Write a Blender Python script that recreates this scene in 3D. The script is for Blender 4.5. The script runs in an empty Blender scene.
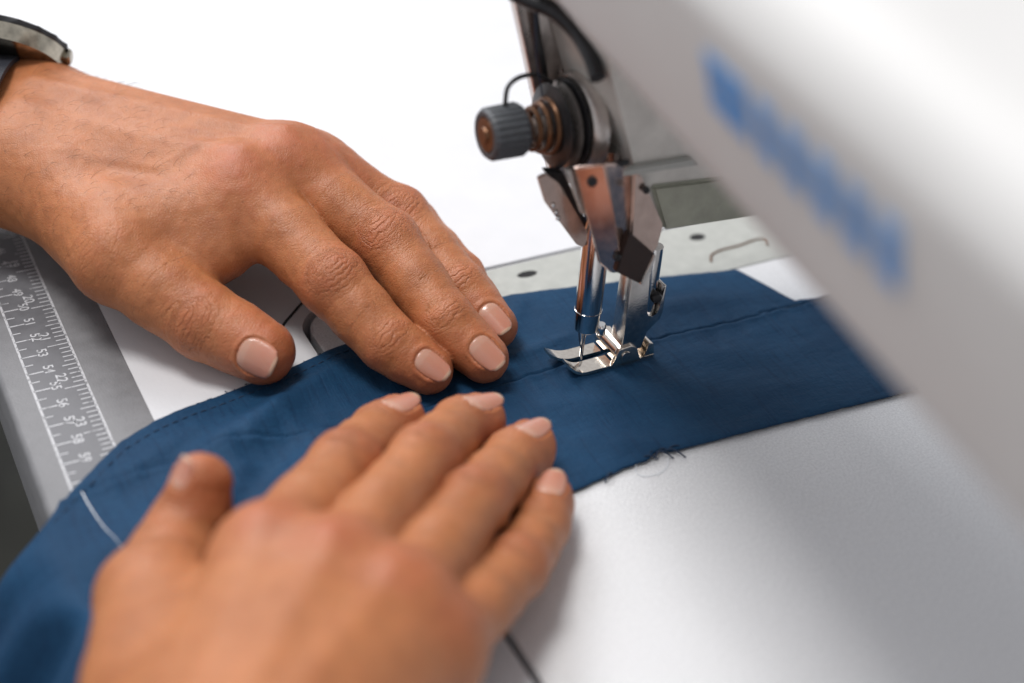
import bpy, bmesh, math, random
import numpy as np
from mathutils import Vector, Matrix, noise as mnoise
random.seed(7)
C = bpy.context.scene.collection
SC = bpy.context.scene
MM = 0.001
V = lambda *a: np.array(a, float)

# ------------------------------------------------------------------ camera
TH, RO, PS, DIST = math.radians(36), math.radians(4.5), math.radians(30), 430.0
FPX = 50.0 / 36.0 * 1024
def _axes():
    fwd = V(0, math.cos(TH), -math.sin(TH)); up = V(0, math.sin(TH), math.cos(TH)); rt = V(1, 0, 0)
    c, s = math.cos(RO), math.sin(RO)
    R = np.array([[math.cos(PS), math.sin(PS), 0], [-math.sin(PS), math.cos(PS), 0], [0, 0, 1]])
    return R @ (c * rt + s * up), R @ (-s * rt + c * up), R @ fwd
CR, CU, CF = _axes()
def _ray(px, py):
    return CR * ((px - 512) / FPX) - CU * ((py - 341.5) / FPX) + CF
_d0 = _ray(588, 352)
CAM = -_d0 / np.linalg.norm(_d0) * DIST
def P(px, py, z=0.0):
    """a point of the photograph at a height z (mm) above the machine bed"""
    d = _ray(px, py)
    return CAM + d * ((z - CAM[2]) / d[2])

cd = bpy.data.cameras.new('camera'); cam = bpy.data.objects.new('camera', cd); C.objects.link(cam)
cam.matrix_world = Matrix(((CR[0], CU[0], -CF[0], CAM[0] * MM), (CR[1], CU[1], -CF[1], CAM[1] * MM),
                           (CR[2], CU[2], -CF[2], CAM[2] * MM), (0, 0, 0, 1)))
cd.lens = 50; cd.sensor_width = 36; cd.clip_start = 0.01; cd.clip_end = 50
cd.dof.use_dof = True; cd.dof.focus_distance = 0.416; cd.dof.aperture_fstop = 4.6
cd.dof.aperture_blades = 9
SC.camera = cam

# ------------------------------------------------------------------ light
w = bpy.data.worlds.new('World'); SC.world = w; w.use_nodes = True
w.node_tree.nodes['Background'].inputs[0].default_value = (0.93, 0.95, 1.0, 1)
w.node_tree.nodes['Background'].inputs[1].default_value = 0.55
def area(name, loc, target, sx, sy, energy, col=(1, 1, 1)):
    l = bpy.data.lights.new(name, 'AREA'); l.shape = 'RECTANGLE'; l.size = sx; l.size_y = sy
    l.energy = energy; l.color = col
    o = bpy.data.objects.new(name, l); C.objects.link(o); o.location = loc
    o.rotation_euler = (Vector(target) - Vector(loc)).to_track_quat('-Z', 'Y').to_euler()
    return o
area('window_light', (-0.20, 1.40, 1.20), (0, 0.02, 0), 0.9, 0.9, 18, (0.97, 0.98, 1.0))
area('ceiling_light', (-0.55, 0.22, 1.95), (0, 0, 0), 0.55, 0.55, 26, (1.0, 0.985, 0.96))
SC.view_settings.view_transform = 'Standard'; SC.view_settings.look = 'None'
SC.view_settings.exposure = 0.15; SC.view_settings.gamma = 1.0
SC.cycles.use_denoising = True

# ------------------------------------------------------------------ materials
class NT:
    def __init__(s, name):
        s.m = bpy.data.materials.new(name); s.m.use_nodes = True
        s.t = s.m.node_tree; s.b = s.t.nodes['Principled BSDF']
    def n(s, typ, **kw):
        x = s.t.nodes.new(typ)
        for k, v in kw.items():
            if k.startswith('i_'): x.inputs[k[2:].replace('_', ' ')].default_value = v
            elif k.startswith('p'): x.inputs[int(k[1:])].default_value = v
            else: setattr(x, k, v)
        return x
    def l(s, a, b): s.t.links.new(a, b)
    def set(s, **kw):
        for k, v in kw.items():
            k = k.replace('_', ' ')
            s.b.inputs[k].default_value = (*v, 1) if isinstance(v, tuple) and len(v) == 3 and 'Radius' not in k else v
        return s
    def coord(s, scale=(1, 1, 1), rot=(0, 0, 0), kind='Object'):
        tc = s.n('ShaderNodeTexCoord'); mp = s.n('ShaderNodeMapping')
        mp.inputs['Scale'].default_value = scale; mp.inputs['Rotation'].default_value = rot
        s.l(tc.outputs[kind], mp.inputs[0]); return mp.outputs[0]
    def noise(s, co, scale, detail=3, rough=.5):
        x = s.n('ShaderNodeTexNoise'); x.inputs['Scale'].default_value = scale
        x.inputs['Detail'].default_value = detail; x.inputs['Roughness'].default_value = rough
        s.l(co, x.inputs['Vector']); return x.outputs['Fac']
    def ramp(s, fac, stops):
        x = s.n('ShaderNodeValToRGB'); e = x.color_ramp.elements
        while len(e) < len(stops): e.new(0.5)
        for q, (p, c) in zip(e, stops): q.position = p; q.color = (*c, 1) if len(c) == 3 else c
        s.l(fac, x.inputs[0]); return x.outputs[0]
    def mix(s, fac, a, b, mode='MIX'):
        x = s.n('ShaderNodeMix', data_type='RGBA', blend_type=mode)
        for sock, v in ((x.inputs[0], fac), (x.inputs[6], a), (x.inputs[7], b)):
            if hasattr(v, 'links'): s.l(v, sock)
            else: sock.default_value = (*v, 1) if isinstance(v, tuple) else v
        return x.outputs[2]
    def math(s, op, a, b=0.0, clamp=False):
        x = s.n('ShaderNodeMath', operation=op); x.use_clamp = clamp
        for sock, v in ((x.inputs[0], a), (x.inputs[1], b)):
            if hasattr(v, 'links'): s.l(v, sock)
            else: sock.default_value = v
        return x.outputs[0]
    def attr(s, name):
        return s.n('ShaderNodeAttribute', attribute_name=name).outputs['Fac']
    def bump(s, h, dist, strength=1.0, prev=None):
        x = s.n('ShaderNodeBump'); x.inputs['Strength'].default_value = strength
        x.inputs['Distance'].default_value = dist; s.l(h, x.inputs['Height'])
        if prev is not None: s.l(prev, x.inputs['Normal'])
        s.l(x.outputs[0], s.b.inputs['Normal']); return x.outputs[0]

def plain(name, col, rough=.5, metal=0.0, spot=0.0, spot_scale=300, bump=0.0, bump_scale=1500, **kw):
    k = NT(name); k.set(Base_Color=col, Roughness=rough, Metallic=metal, **kw)
    co = k.coord()
    if spot:
        f = k.noise(co, spot_scale, 5, .6)
        k.l(k.ramp(f, [(0.3, tuple(c * (1 - spot) for c in col)), (0.7, tuple(min(1, c * (1 + spot)) for c in col))]), k.b.inputs['Base Color'])
        k.l(k.math('MULTIPLY_ADD', f, .25) , k.b.inputs['Roughness'])
        k.t.nodes[-1].inputs[2].default_value = max(0.02, rough - .12)
    if bump: k.bump(k.noise(co, bump_scale, 3), bump)
    return k.m

def skin_material(name, base, red, dark):
    k = NT(name); co = k.coord()
    n1 = k.noise(co, 75, 4, .65); n2 = k.noise(co, 320, 4, .65)
    c = k.ramp(n1, [(0.32, dark), (0.52, base), (0.72, tuple(min(1, q * 1.12) for q in base))])
    c = k.mix(k.math('MULTIPLY', k.attr('red'), .85, True), c, red)
    c = k.mix(k.ramp(n2, [(.35, (.30,) * 3), (.62, (0,) * 3)]), c, tuple(q * .72 for q in base))
    # freckles and follicles
    vo = k.n('ShaderNodeTexVoronoi', feature='F1'); k.l(co, vo.inputs['Vector']); vo.inputs['Scale'].default_value = 330
    dot = k.math('LESS_THAN', vo.outputs['Distance'], .13)
    pick = k.math('GREATER_THAN', k.n('ShaderNodeSeparateColor').outputs[0], .62)
    k.l(vo.outputs['Color'], pick.node.inputs[0].links[0].from_node.inputs[0])
    c = k.mix(k.math('MULTIPLY', k.math('MULTIPLY', dot, pick), .35), c, tuple(q * .45 for q in base))
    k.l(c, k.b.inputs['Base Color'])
    k.set(Roughness=.42, Specular_IOR_Level=.42, Subsurface_Weight=.22, Subsurface_Scale=.0022)
    k.b.inputs['Subsurface Radius'].default_value = (1.0, .38, .2)
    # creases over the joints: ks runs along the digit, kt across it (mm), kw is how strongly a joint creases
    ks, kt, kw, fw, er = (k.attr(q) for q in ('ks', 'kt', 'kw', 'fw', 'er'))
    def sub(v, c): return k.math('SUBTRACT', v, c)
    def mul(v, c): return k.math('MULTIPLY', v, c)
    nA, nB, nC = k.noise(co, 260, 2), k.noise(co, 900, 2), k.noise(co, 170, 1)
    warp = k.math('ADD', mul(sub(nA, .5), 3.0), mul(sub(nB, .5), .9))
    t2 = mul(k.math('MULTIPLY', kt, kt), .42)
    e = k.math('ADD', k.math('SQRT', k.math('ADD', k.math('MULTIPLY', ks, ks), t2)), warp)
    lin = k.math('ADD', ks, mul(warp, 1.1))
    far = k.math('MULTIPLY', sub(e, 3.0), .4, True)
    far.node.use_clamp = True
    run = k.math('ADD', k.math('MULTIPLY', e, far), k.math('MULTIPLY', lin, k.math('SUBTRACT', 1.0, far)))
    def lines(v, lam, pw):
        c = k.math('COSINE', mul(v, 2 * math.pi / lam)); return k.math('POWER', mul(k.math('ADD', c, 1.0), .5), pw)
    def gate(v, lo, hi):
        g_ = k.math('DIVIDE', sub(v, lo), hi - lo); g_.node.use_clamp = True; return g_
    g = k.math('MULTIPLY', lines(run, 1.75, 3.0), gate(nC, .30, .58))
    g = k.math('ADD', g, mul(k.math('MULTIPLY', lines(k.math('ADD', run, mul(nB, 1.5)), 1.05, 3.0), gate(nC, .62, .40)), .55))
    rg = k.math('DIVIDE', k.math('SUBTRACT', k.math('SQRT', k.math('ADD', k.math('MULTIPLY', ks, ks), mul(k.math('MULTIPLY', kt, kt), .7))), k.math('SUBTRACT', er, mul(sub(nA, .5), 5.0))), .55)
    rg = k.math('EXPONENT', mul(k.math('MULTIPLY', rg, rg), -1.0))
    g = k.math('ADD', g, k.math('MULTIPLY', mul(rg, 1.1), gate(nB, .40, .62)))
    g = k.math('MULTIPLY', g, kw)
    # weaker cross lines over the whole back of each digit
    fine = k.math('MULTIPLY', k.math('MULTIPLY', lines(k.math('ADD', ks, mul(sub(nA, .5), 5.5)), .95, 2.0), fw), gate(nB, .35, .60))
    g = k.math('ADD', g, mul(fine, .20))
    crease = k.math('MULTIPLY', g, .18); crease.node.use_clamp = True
    c = k.mix(crease, c, tuple(q * f for q, f in zip(dark, (.60, .48, .45))))  # crease lines darkened in colour: skin pigment plus painted-in shade that bump lacks
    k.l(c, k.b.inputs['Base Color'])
    # fine polygonal skin relief
    w1 = k.n('ShaderNodeTexVoronoi', feature='DISTANCE_TO_EDGE'); w1.inputs['Scale'].default_value = 1250
    wn = k.n('ShaderNodeTexNoise'); wn.inputs['Scale'].default_value = 300; k.l(co, wn.inputs['Vector'])
    add = k.n('ShaderNodeVectorMath', operation='MULTIPLY_ADD'); k.l(wn.outputs['Color'], add.inputs[0])
    add.inputs[1].default_value = (.0012,) * 3; k.l(co, add.inputs[2]); k.l(add.outputs[0], w1.inputs['Vector'])
    edge = k.math('MINIMUM', k.math('MULTIPLY', w1.outputs['Distance'], 5.0), 1.0)
    b = k.bump(edge, .00016, .30)
    b = k.bump(k.noise(co, 1300, 4, .7), .00022, .32, b)
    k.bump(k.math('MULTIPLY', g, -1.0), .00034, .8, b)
    k.l(k.math('MULTIPLY_ADD', n2, .22), k.b.inputs['Roughness']); k.t.nodes[-1].inputs[2].default_value = .35
    return k.m

def nail_material():
    k = NT('nail'); v = k.attr('nail_run')
    c = k.ramp(v, [(0.0, (.46, .215, .14)), (.06, (.53, .30, .22)), (.20, (.53, .295, .215)), (.27, (.50, .24, .165)), (.62, (.48, .205, .14)),
                   (.92, (.47, .20, .135)), (.96, (.58, .40, .28)), (1.0, (.52, .36, .25))])
    c = k.mix(k.math('MULTIPLY', k.noise(k.coord(), 420, 3), .35), c, (.50, .25, .18))
    side = k.math('POWER', k.math('ABSOLUTE', k.attr('nail_side')), 6.0)
    c = k.mix(k.math('MULTIPLY', side, .75), c, (.43, .165, .09))
    k.l(c, k.b.inputs['Base Color'])
    k.set(Roughness=.20, Specular_IOR_Level=.55, Subsurface_Weight=.15, Subsurface_Scale=.001)
    k.bump(k.noise(k.coord(), 900, 2), .0001, .3)
    return k.m

def cloth_material():
    k = NT('navy_cotton'); co = k.coord()
    big = k.noise(co, 24, 4, .6)
    c = k.ramp(big, [(.3, (.0052, .033, .078)), (.7, (.0105, .056, .124))])
    # slubs run across the strip, and a fine weave
    s1 = k.noise(k.coord((900, 62, 200), (0, 0, math.radians(6))), 1.0, 3, .6)
    c = k.mix(k.ramp(s1, [(.30, (.6,) * 3), (.46, (0,) * 3)]), c, (.004, .022, .058))
    s2 = k.noise(k.coord((2400, 420, 500), (0, 0, math.radians(6))), 1.0, 2, .6)
    s3 = k.noise(k.coord((420, 2400, 500), (0, 0, math.radians(6))), 1.0, 2, .6)
    c = k.mix(k.ramp(k.math('MULTIPLY', s2, s3), [(.12, (.55,) * 3), (.40, (0,) * 3)]), c, (.005, .027, .072))
    k.l(c, k.b.inputs['Base Color'])
    k.set(Roughness=.66, Specular_IOR_Level=.16, Sheen_Weight=.03, Sheen_Roughness=.45, Sheen_Tint=(.45, .65, 1.0))
    b = k.bump(k.math('ADD', s2, s3), .00022, .6)
    b = k.bump(s1, .0003, .45, b)
    k.bump(k.noise(k.coord((40, 130, 60), (0, 0, .5)), 1.0, 4, .6), .0016, .5, b)
    return k.m

def bed_material():
    k = NT('silver_hammer_paint'); co = k.coord()
    f = k.noise(co, 1500, 4, .65); g = k.noise(co, 30, 3)
    k.l(k.ramp(f, [(.3, (.64, .64, .655)), (.7, (.86, .86, .87))]), k.b.inputs['Base Color'])
    k.set(Roughness=.40, Metallic=.35)
    k.l(k.math('MULTIPLY_ADD', g, .14), k.b.inputs['Roughness']); k.t.nodes[-1].inputs[2].default_value = .33
    k.bump(f, .00034, .65)
    return k.m

M = {}
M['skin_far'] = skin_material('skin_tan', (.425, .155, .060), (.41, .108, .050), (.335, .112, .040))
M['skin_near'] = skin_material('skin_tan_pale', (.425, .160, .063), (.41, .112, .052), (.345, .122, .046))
M['nail'] = nail_material()
M['cloth'] = cloth_material()
M['bed'] = bed_material()
M['stitch'] = plain('navy_thread', (.006, .022, .055), .8, bump=.0002)
M['white_thread'] = plain('white_thread', (.72, .74, .78), .7, bump=.0002)
M['laminate'] = plain('white_laminate', (.63, .63, .65), .42, spot=.02, spot_scale=60, bump=.00005, bump_scale=900)
M['grey_strip'] = plain('grey_laminate', (.165, .163, .17), .5, spot=.12, spot_scale=160, bump=.0001, bump_scale=1800)
def ruler_paint():
    k = NT('ruler_paint'); f = k.noise(k.coord(), 420, 4, .7)
    k.l(k.ramp(f, [(.36, (.24, .24, .25)), (.47, (.50, .50, .52))]), k.b.inputs['Base Color']); k.set(Roughness=.55); return k.m
M['ruler_paint'] = ruler_paint()
M['ruler_ground'] = plain('ruler_ground', (.12, .12, .13), .5, spot=.15, spot_scale=220)
M['edge_dark'] = plain('table_edge', (.10, .10, .105), .6, spot=.1)
M['floor'] = plain('dark_floor', (.014, .014, .010), .8, spot=.3, spot_scale=8)
M['chrome'] = plain('chrome', (.72, .71, .70), .09, 1.0, bump=.00002, bump_scale=3000)
M['steel'] = plain('polished_steel', (.62, .60, .58), .20, 1.0, spot=.10, spot_scale=500, bump=.00004, bump_scale=2500)
M['foot_steel'] = plain('nickel', (.78, .71, .63), .16, 1.0, spot=.08, spot_scale=700)
M['worn_steel'] = plain('worn_steel', (.55, .50, .47), .30, .85, spot=.18, spot_scale=260)
M['plate'] = plain('grey_slide_plate', (.40, .405, .38), .5, .1, spot=.08, spot_scale=220, bump=.00006, bump_scale=1500)
M['enamel'] = plain('grey_white_enamel', (.57, .56, .55), .55, spot=.03, spot_scale=30)
M['head'] = plain('olive_grey_enamel', (.60, .58, .54), .38, .2, spot=.12, spot_scale=120)
M['olive'] = plain('olive_casting', (.33, .335, .27), .45, .1, spot=.15, spot_scale=150)
M['hand_tint_steel'] = plain('steel_reflect_tint', (.62, .48, .42), .20, .9, spot=.14, spot_scale=260)  # polished steel with the hands' pink reflection put into its base colour
M['dark'] = plain('black_oxide', (.022, .022, .024), .38, .3, spot=.3, spot_scale=300)
M['knob'] = plain('dark_grey_knob', (.055, .06, .068), .5, spot=.2, spot_scale=500)
M['copper'] = plain('copper_brown', (.13, .06, .028), .35, .6, spot=.25, spot_scale=500)
M['brown'] = plain('brown_plate', (.028, .014, .011), .35, .2, spot=.2, spot_scale=300)
M['blue'] = plain('blue_lettering', (.11, .37, .78), .4)
M['void'] = plain('dark_gap', (.012, .012, .013), .9)
M['hair'] = plain('dark_hair', (.05, .028, .017), .5)
M['strap'] = plain('dark_strap', (.012, .014, .022), .6, spot=.2, bump=.0002)
M['gold_steel'] = plain('watch_case', (.40, .36, .29), .16, 1.0, spot=.3, spot_scale=300)
M['glass'] = plain('watch_dial', (.55, .56, .57), .12)

# ------------------------------------------------------------------ object helpers
def obj(name, bm, mat, parent=None, smooth=True, angle=40):
    me = bpy.data.meshes.new(name)
    if isinstance(bm, bmesh.types.BMesh):
        bmesh.ops.recalc_face_normals(bm, faces=bm.faces[:])
        for v in bm.verts: v.co *= MM
        bm.to_mesh(me); bm.free()
    else:
        me = bm
    o = bpy.data.objects.new(name, me); C.objects.link(o)
    if mat is not None: me.materials.append(mat)
    if smooth and len(me.polygons):
        me.polygons.foreach_set('use_smooth', [True] * len(me.polygons))
        me.set_sharp_from_angle(angle=math.radians(angle))
    if parent is not None:
        o.parent = parent
        o.matrix_parent_inverse = Matrix.Translation(-parent.location)
    return o
def tag(o, label, cat, group=None, kind=None):
    if label: o['label'] = label
    if cat: o['category'] = cat
    if group: o['group'] = group
    if kind: o['kind'] = kind
    return o
def thing(name, label, cat, loc=(0, 0, 0), group=None):
    o = bpy.data.objects.new(name, None); C.objects.link(o); o.location = Vector(loc) * MM
    o.empty_display_size = .01
    return tag(o, label, cat, group)
def frame_from(axis, hint=(0, 0, 1)):
    a = V(*axis); a /= np.linalg.norm(a); h = V(*hint)
    if abs(a @ h) / np.linalg.norm(h) > .98: h = V(1, 0, 0)
    b = np.cross(h, a); b /= np.linalg.norm(b); return a, b, np.cross(a, b)
def lathe(bm, base, axis, prof, n=32, hint=(0, 0, 1), ribs=0, rib=0.0, rib_range=(0, 0)):
    """profile of (distance along axis, radius)"""
    a, b, c = frame_from(axis, hint); base = V(*base); rings = []
    for i, (h, r) in enumerate(prof):
        ring = []
        for k in range(n):
            t = 2 * math.pi * k / n; rr = r
            if ribs and rib_range[0] <= i <= rib_range[1]: rr = r + rib * (1 if (k * ribs * 2 // n) % 2 else -1)
            ring.append(bm.verts.new(base + a * h + (b * math.cos(t) + c * math.sin(t)) * rr))
        rings.append(ring)
    for r0, r1 in zip(rings, rings[1:]):
        for k in range(n): bm.faces.new((r0[k], r0[(k + 1) % n], r1[(k + 1) % n], r1[k]))
    bm.faces.new(rings[0][::-1]); bm.faces.new(rings[-1])
def tube(bm, pts, r, n=10, closed=False):
    pts = [V(*p) for p in pts]; rings = []
    rr = r if hasattr(r, '__len__') else [r] * len(pts)
    up = None
    for i, p in enumerate(pts):
        t = pts[min(i + 1, len(pts) - 1)] - pts[max(i - 1, 0)]
        if closed: t = pts[(i + 1) % len(pts)] - pts[i - 1]
        t = t / np.linalg.norm(t)
        if up is None:
            up = V(0, 0, 1) if abs(t[2]) < .9 else V(1, 0, 0)
        up = up - t * (up @ t); up /= np.linalg.norm(up); s = np.cross(t, up)
        rings.append([bm.verts.new(p + (up * math.cos(2 * math.pi * k / n) + s * math.sin(2 * math.pi * k / n)) * rr[i]) for k in range(n)])
    seq = list(zip(rings, rings[1:])) + ([(rings[-1], rings[0])] if closed else [])
    for r0, r1 in seq:
        for k in range(n): bm.faces.new((r0[k], r0[(k + 1) % n], r1[(k + 1) % n], r1[k]))
    if not closed: bm.faces.new(rings[0][::-1]); bm.faces.new(rings[-1])
def spline(pts, n=8):
    pts = [V(*p) for p in pts]; q = [2 * pts[0] - pts[1]] + pts + [2 * pts[-1] - pts[-2]]; out = []
    for i in range(1, len(q) - 2):
        for k in range(n):
            t = k / n; p0, p1, p2, p3 = q[i - 1:i + 3]
            out.append(.5 * (2 * p1 + (p2 - p0) * t + (2 * p0 - 5 * p1 + 4 * p2 - p3) * t * t + (3 * p1 - p0 - 3 * p2 + p3) * t ** 3))
    return out + [pts[-1]]
def prism(bm, poly, origin, u, v, n, depth, bevel=0.0, seg=2):
    """polygon in the plane (u, v) through origin, extruded by depth along n"""
    o, u, v, n = (V(*q) for q in (origin, u, v, n))
    lo = [bm.verts.new(o + u * a + v * b) for a, b in poly]
    hi = [bm.verts.new(o + u * a + v * b + n * depth) for a, b in poly]
    fs = [bm.faces.new(lo[::-1]), bm.faces.new(hi)]
    for i in range(len(poly)):
        j = (i + 1) % len(poly); fs.append(bm.faces.new((lo[i], lo[j], hi[j], hi[i])))
    if bevel:
        es = {e for f in fs for e in f.edges}
        bmesh.ops.bevel(bm, geom=list(es), offset=bevel, segments=seg, affect='EDGES', profile=.5)
def box(bm, lo, hi, bevel=0.0, seg=2):
    lo, hi = V(*lo), V(*hi)
    prism(bm, [(0, 0), (hi[0] - lo[0], 0), (hi[0] - lo[0], hi[1] - lo[1]), (0, hi[1] - lo[1])], lo, (1, 0, 0), (0, 1, 0), (0, 0, 1), hi[2] - lo[2], bevel, seg)
def round_poly(x0, y0, x1, y1, r, n=8):
    out = []
    for cx, cy, a0 in ((x1 - r, y1 - r, 0), (x0 + r, y1 - r, 90), (x0 + r, y0 + r, 180), (x1 - r, y0 + r, 270)):
        for k in range(n + 1):
            t = math.radians(a0 + 90 * k / n); out.append((cx + r * math.cos(t), cy + r * math.sin(t)))
    return out
BM = bmesh.new

# ------------------------------------------------------------------ the setting and the table
bm = BM(); box(bm, (-3000, -3000, -722), (3000, 4000, -720)); o = obj('floor', bm, M['floor'], smooth=False); o['kind'] = 'structure'

TZ = 0.3                                   # top of the table
EX0, STRIP, EY0, EY1, EX1 = -162.0, -127.3, -420.0, 900.0, 900.0
BX0, BX1, BY0, BY1 = -73.0, 104.0, -420.0, 51.5   # the machine bed
table = thing('work_table', 'white sewing table with a grey ruler strip along its front edge', 'table', (0, 0, -30))
from mathutils.geometry import tessellate_polygon
def sheet_with_hole(outer, inner, ztop, depth):
    bm = BM(); po = [Vector((*p, 0)) for p in outer]; pi = [Vector((*p, 0)) for p in inner]
    tris = tessellate_polygon([po, pi]); allp = po + pi
    vt = [bm.verts.new((p.x, p.y, ztop)) for p in allp]; vb = [bm.verts.new((p.x, p.y, ztop - depth)) for p in allp]
    for a, b, c in tris:
        bm.faces.new((vt[a], vt[b], vt[c])); bm.faces.new((vb[c], vb[b], vb[a]))
    for s, n in ((0, len(po)), (len(po), len(pi))):
        for i in range(n):
            a, b = s + i, s + (i + 1) % n
            bm.faces.new((vt[a], vb[a], vb[b], vt[b]))
    return bm
hole = round_poly(BX0 - 2.3, BY0 + 30, BX1 + 2, BY1 + 1.3, 13)
bm = sheet_with_hole([(STRIP, EY0), (EX1, EY0), (EX1, EY1), (STRIP, EY1)], hole, TZ, 28)
obj('tabletop', bm, M['laminate'], table, angle=30)
bm = BM(); prism(bm, [(EX0 + 1.6, TZ), (STRIP - .05, TZ), (STRIP - .05, TZ - 28), (EX0, TZ - 28), (EX0, TZ - 2.2), (EX0 + .5, TZ - .7)], (0, EY0, 0), (1, 0, 0), (0, 0, 1), (0, 1, 0), EY1 - EY0)
obj('front_strip', bm, M['grey_strip'], table, angle=50)
bm = BM()
for x, y in ((-140, 850), (850, 850), (850, -380), (-140, -380)):
    box(bm, (x - 20, y - 20, -720), (x + 20, y + 20, TZ - 28.4))
    obj('leg', bm, M['edge_dark'], table, smooth=False); bm = BM()
bm.free()
# ruler printed on the strip: a darker ground, two lines, centimetre and inch ticks, worn figures
RX0, RX1 = -154.3, -139.9
bm = BM(); box(bm, (RX0, -60, TZ + .02), (RX1, 420, TZ + .05)); obj('ruler_ground', bm, M['ruler_ground'], table, smooth=False)
bm = BM(); zt, zh = TZ + .06, TZ + .10
def mark(x0, y0, x1, y1): box(bm, (min(x0, x1), min(y0, y1), zt), (max(x0, x1), max(y0, y1), zh))
for x in (RX0, RX1): mark(x - .34, -60, x + .34, 420)
CMS = 8.35
Y59 = 9.5                                 # the 59 cm tick
for k in range(-5, 48):
    y = Y59 + k * CMS
    mark(RX0, y - .24, RX0 + 4.6, y + .24)
    mark(RX0, y + CMS / 2 - .2, RX0 + 2.6, y + CMS / 2 + .2)
INS = CMS * 2.54
for k in range(-3, 17):
    for j in range(10):
        y = 20.0 + k * INS + j * INS / 10
        ln = 6.2 if j == 0 else (4.4 if j == 5 else 3.3)
        mark(RX1, y - .2, RX1 - ln, y + .2)
def figure(txt, x, y, size):
    cu = bpy.data.curves.new('figure', 'FONT'); cu.body = txt; cu.size = size; cu.align_x = 'CENTER'; cu.align_y = 'CENTER'; cu.offset = size * .012
    t = bpy.data.objects.new('figure', cu); C.objects.link(t)
    me = bpy.data.meshes.new_from_object(t.evaluated_get(bpy.context.evaluated_depsgraph_get()))
    C.objects.unlink(t); bpy.data.objects.remove(t)
    for v in me.vertices:                 # reads from the operator's side: figures stand towards +x
        v.co = Vector((x + v.co.y, y - v.co.x, zh))
    bm.from_mesh(me); bpy.data.meshes.remove(me)
for k in range(0, 14): figure(str(59 - k), RX0 + 6.1, Y59 + k * CMS + .6, 4.0)
for k in range(0, 6): figure(str(23 - k), RX1 - 6.0, 25.2 + k * INS, 4.2)
obj('ruler_scale', bm, M['ruler_paint'], table, smooth=False)
# a dark scored line beside the cut-out corner
bm = BM(); pts = spline([(-58, 62, TZ + .06), (-68, 57.5, TZ + .06), (-75, 51.5, TZ + .06), (-81, 45, TZ + .06), (-84, 36, TZ + .06)], 8)
tube(bm, pts, .45, 6); obj('cutout_line', bm, M['void'], table)

# ------------------------------------------------------------------ sewing machine
sm = thing('sewing_machine', 'pale grey industrial sewing machine standing over blue fabric, with blue lettering on its arm', 'sewing machine', (60, -60, -20))
bed = round_poly(BX0, BY0 + 32, BX1, BY1, 12)
bm = BM(); prism(bm, bed, (0, 0, -40), (1, 0, 0), (0, 1, 0), (0, 0, 1), 40)
top = [e for e in bm.edges if all(abs(v.co.z) < 1e-6 for v in e.verts)]
bmesh.ops.bevel(bm, geom=top, offset=.8, segments=3, affect='EDGES')
obj('bed', bm, M['bed'], sm)
bm = BM(); prism(bm, [(-54, 21.5), (103, 21.5), (103, 51.0), (-58, 51.0)], (0, 0, .004), (1, 0, 0), (0, 1, 0), (0, 0, 1), .35, .12, 1)
sp = obj('slide_plate', bm, M['plate'], sm)
for x, y, rx, ry in ((2.5, 44.2, 3.6, 1.7), (67.7, 42.7, 3.0, 2.0)):
    bm = BM(); prism(bm, [(x + rx * math.cos(t), y + ry * math.sin(t)) for t in np.linspace(0, 2 * math.pi, 24, endpoint=False)], (0, 0, .3), (1, 0, 0), (0, 1, 0), (0, 0, 1), .09)
    obj('hole', bm, M['void'], sp)
bm = BM(); tube(bm, spline([P(711, 262, .4), P(712, 255, .4), P(722, 250, .4), P(738, 246, .4), P(755, 240, .4), P(766, 239, .4), P(768, 245, .4)], 6), .45, 6)
obj('spring_clip', bm, M['copper'], sp)

# arm: rounded section swept towards the pillar on the operator's right
def arm_section(y):
    k = (-70 - y) / 135.0                # 0 at the head, 1 far along
    dx = -18 * k
    x0, x1, z0, z1 = -41.5 + dx, 118, 120 - 2 * k, 174
    pts = []
    # bottom front corner, front face leaning out to the top, generous top roll
    for cx, cz, r, a0, a1 in ((x0 + 8, z0 + 7, 7, 270, 180), (x0 + 9, z1 - 16, 16, 180, 90), (x1 - 14, z1 - 14, 14, 90, 0), (x1 - 8, z0 + 8, 8, 0, -90)):
        for t in np.linspace(math.radians(a0), math.radians(a1), 9): pts.append((cx + r * math.cos(t) - (3 - 2 * k if cz > z0 + 20 and cx < 0 else 0), cz + r * math.sin(t)))
    return pts
bm = BM(); rings = []
ys = [-400, -300, -240, -200, -150, -100, -70, -40, -15, 5, 18, 26, 29]
for y in ys:
    s = arm_section(min(y, 0)) ; f = 1.0
    if y > 5: f = 1 - .42 * ((y - 5) / 24.0) ** 2
    cxx, czz = 15, 150
    rings.append([bm.verts.new((cxx + (a - cxx) * f, y, czz + (b - czz) * f)) for a, b in s])
for r0, r1 in zip(rings, rings[1:]):
    for i in range(len(r0)): bm.faces.new((r0[i], r0[(i + 1) % len(r0)], r1[(i + 1) % len(r0)], r1[i]))
bm.faces.new(rings[0]); bm.faces.new(rings[-1][::-1])
obj('arm', bm, M['enamel'], sm, angle=60)
bm = BM(); box(bm, (-45, -400, .4), (70, -330, 119), 8, 3); obj('pillar', bm, M['enamel'], sm)
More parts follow.
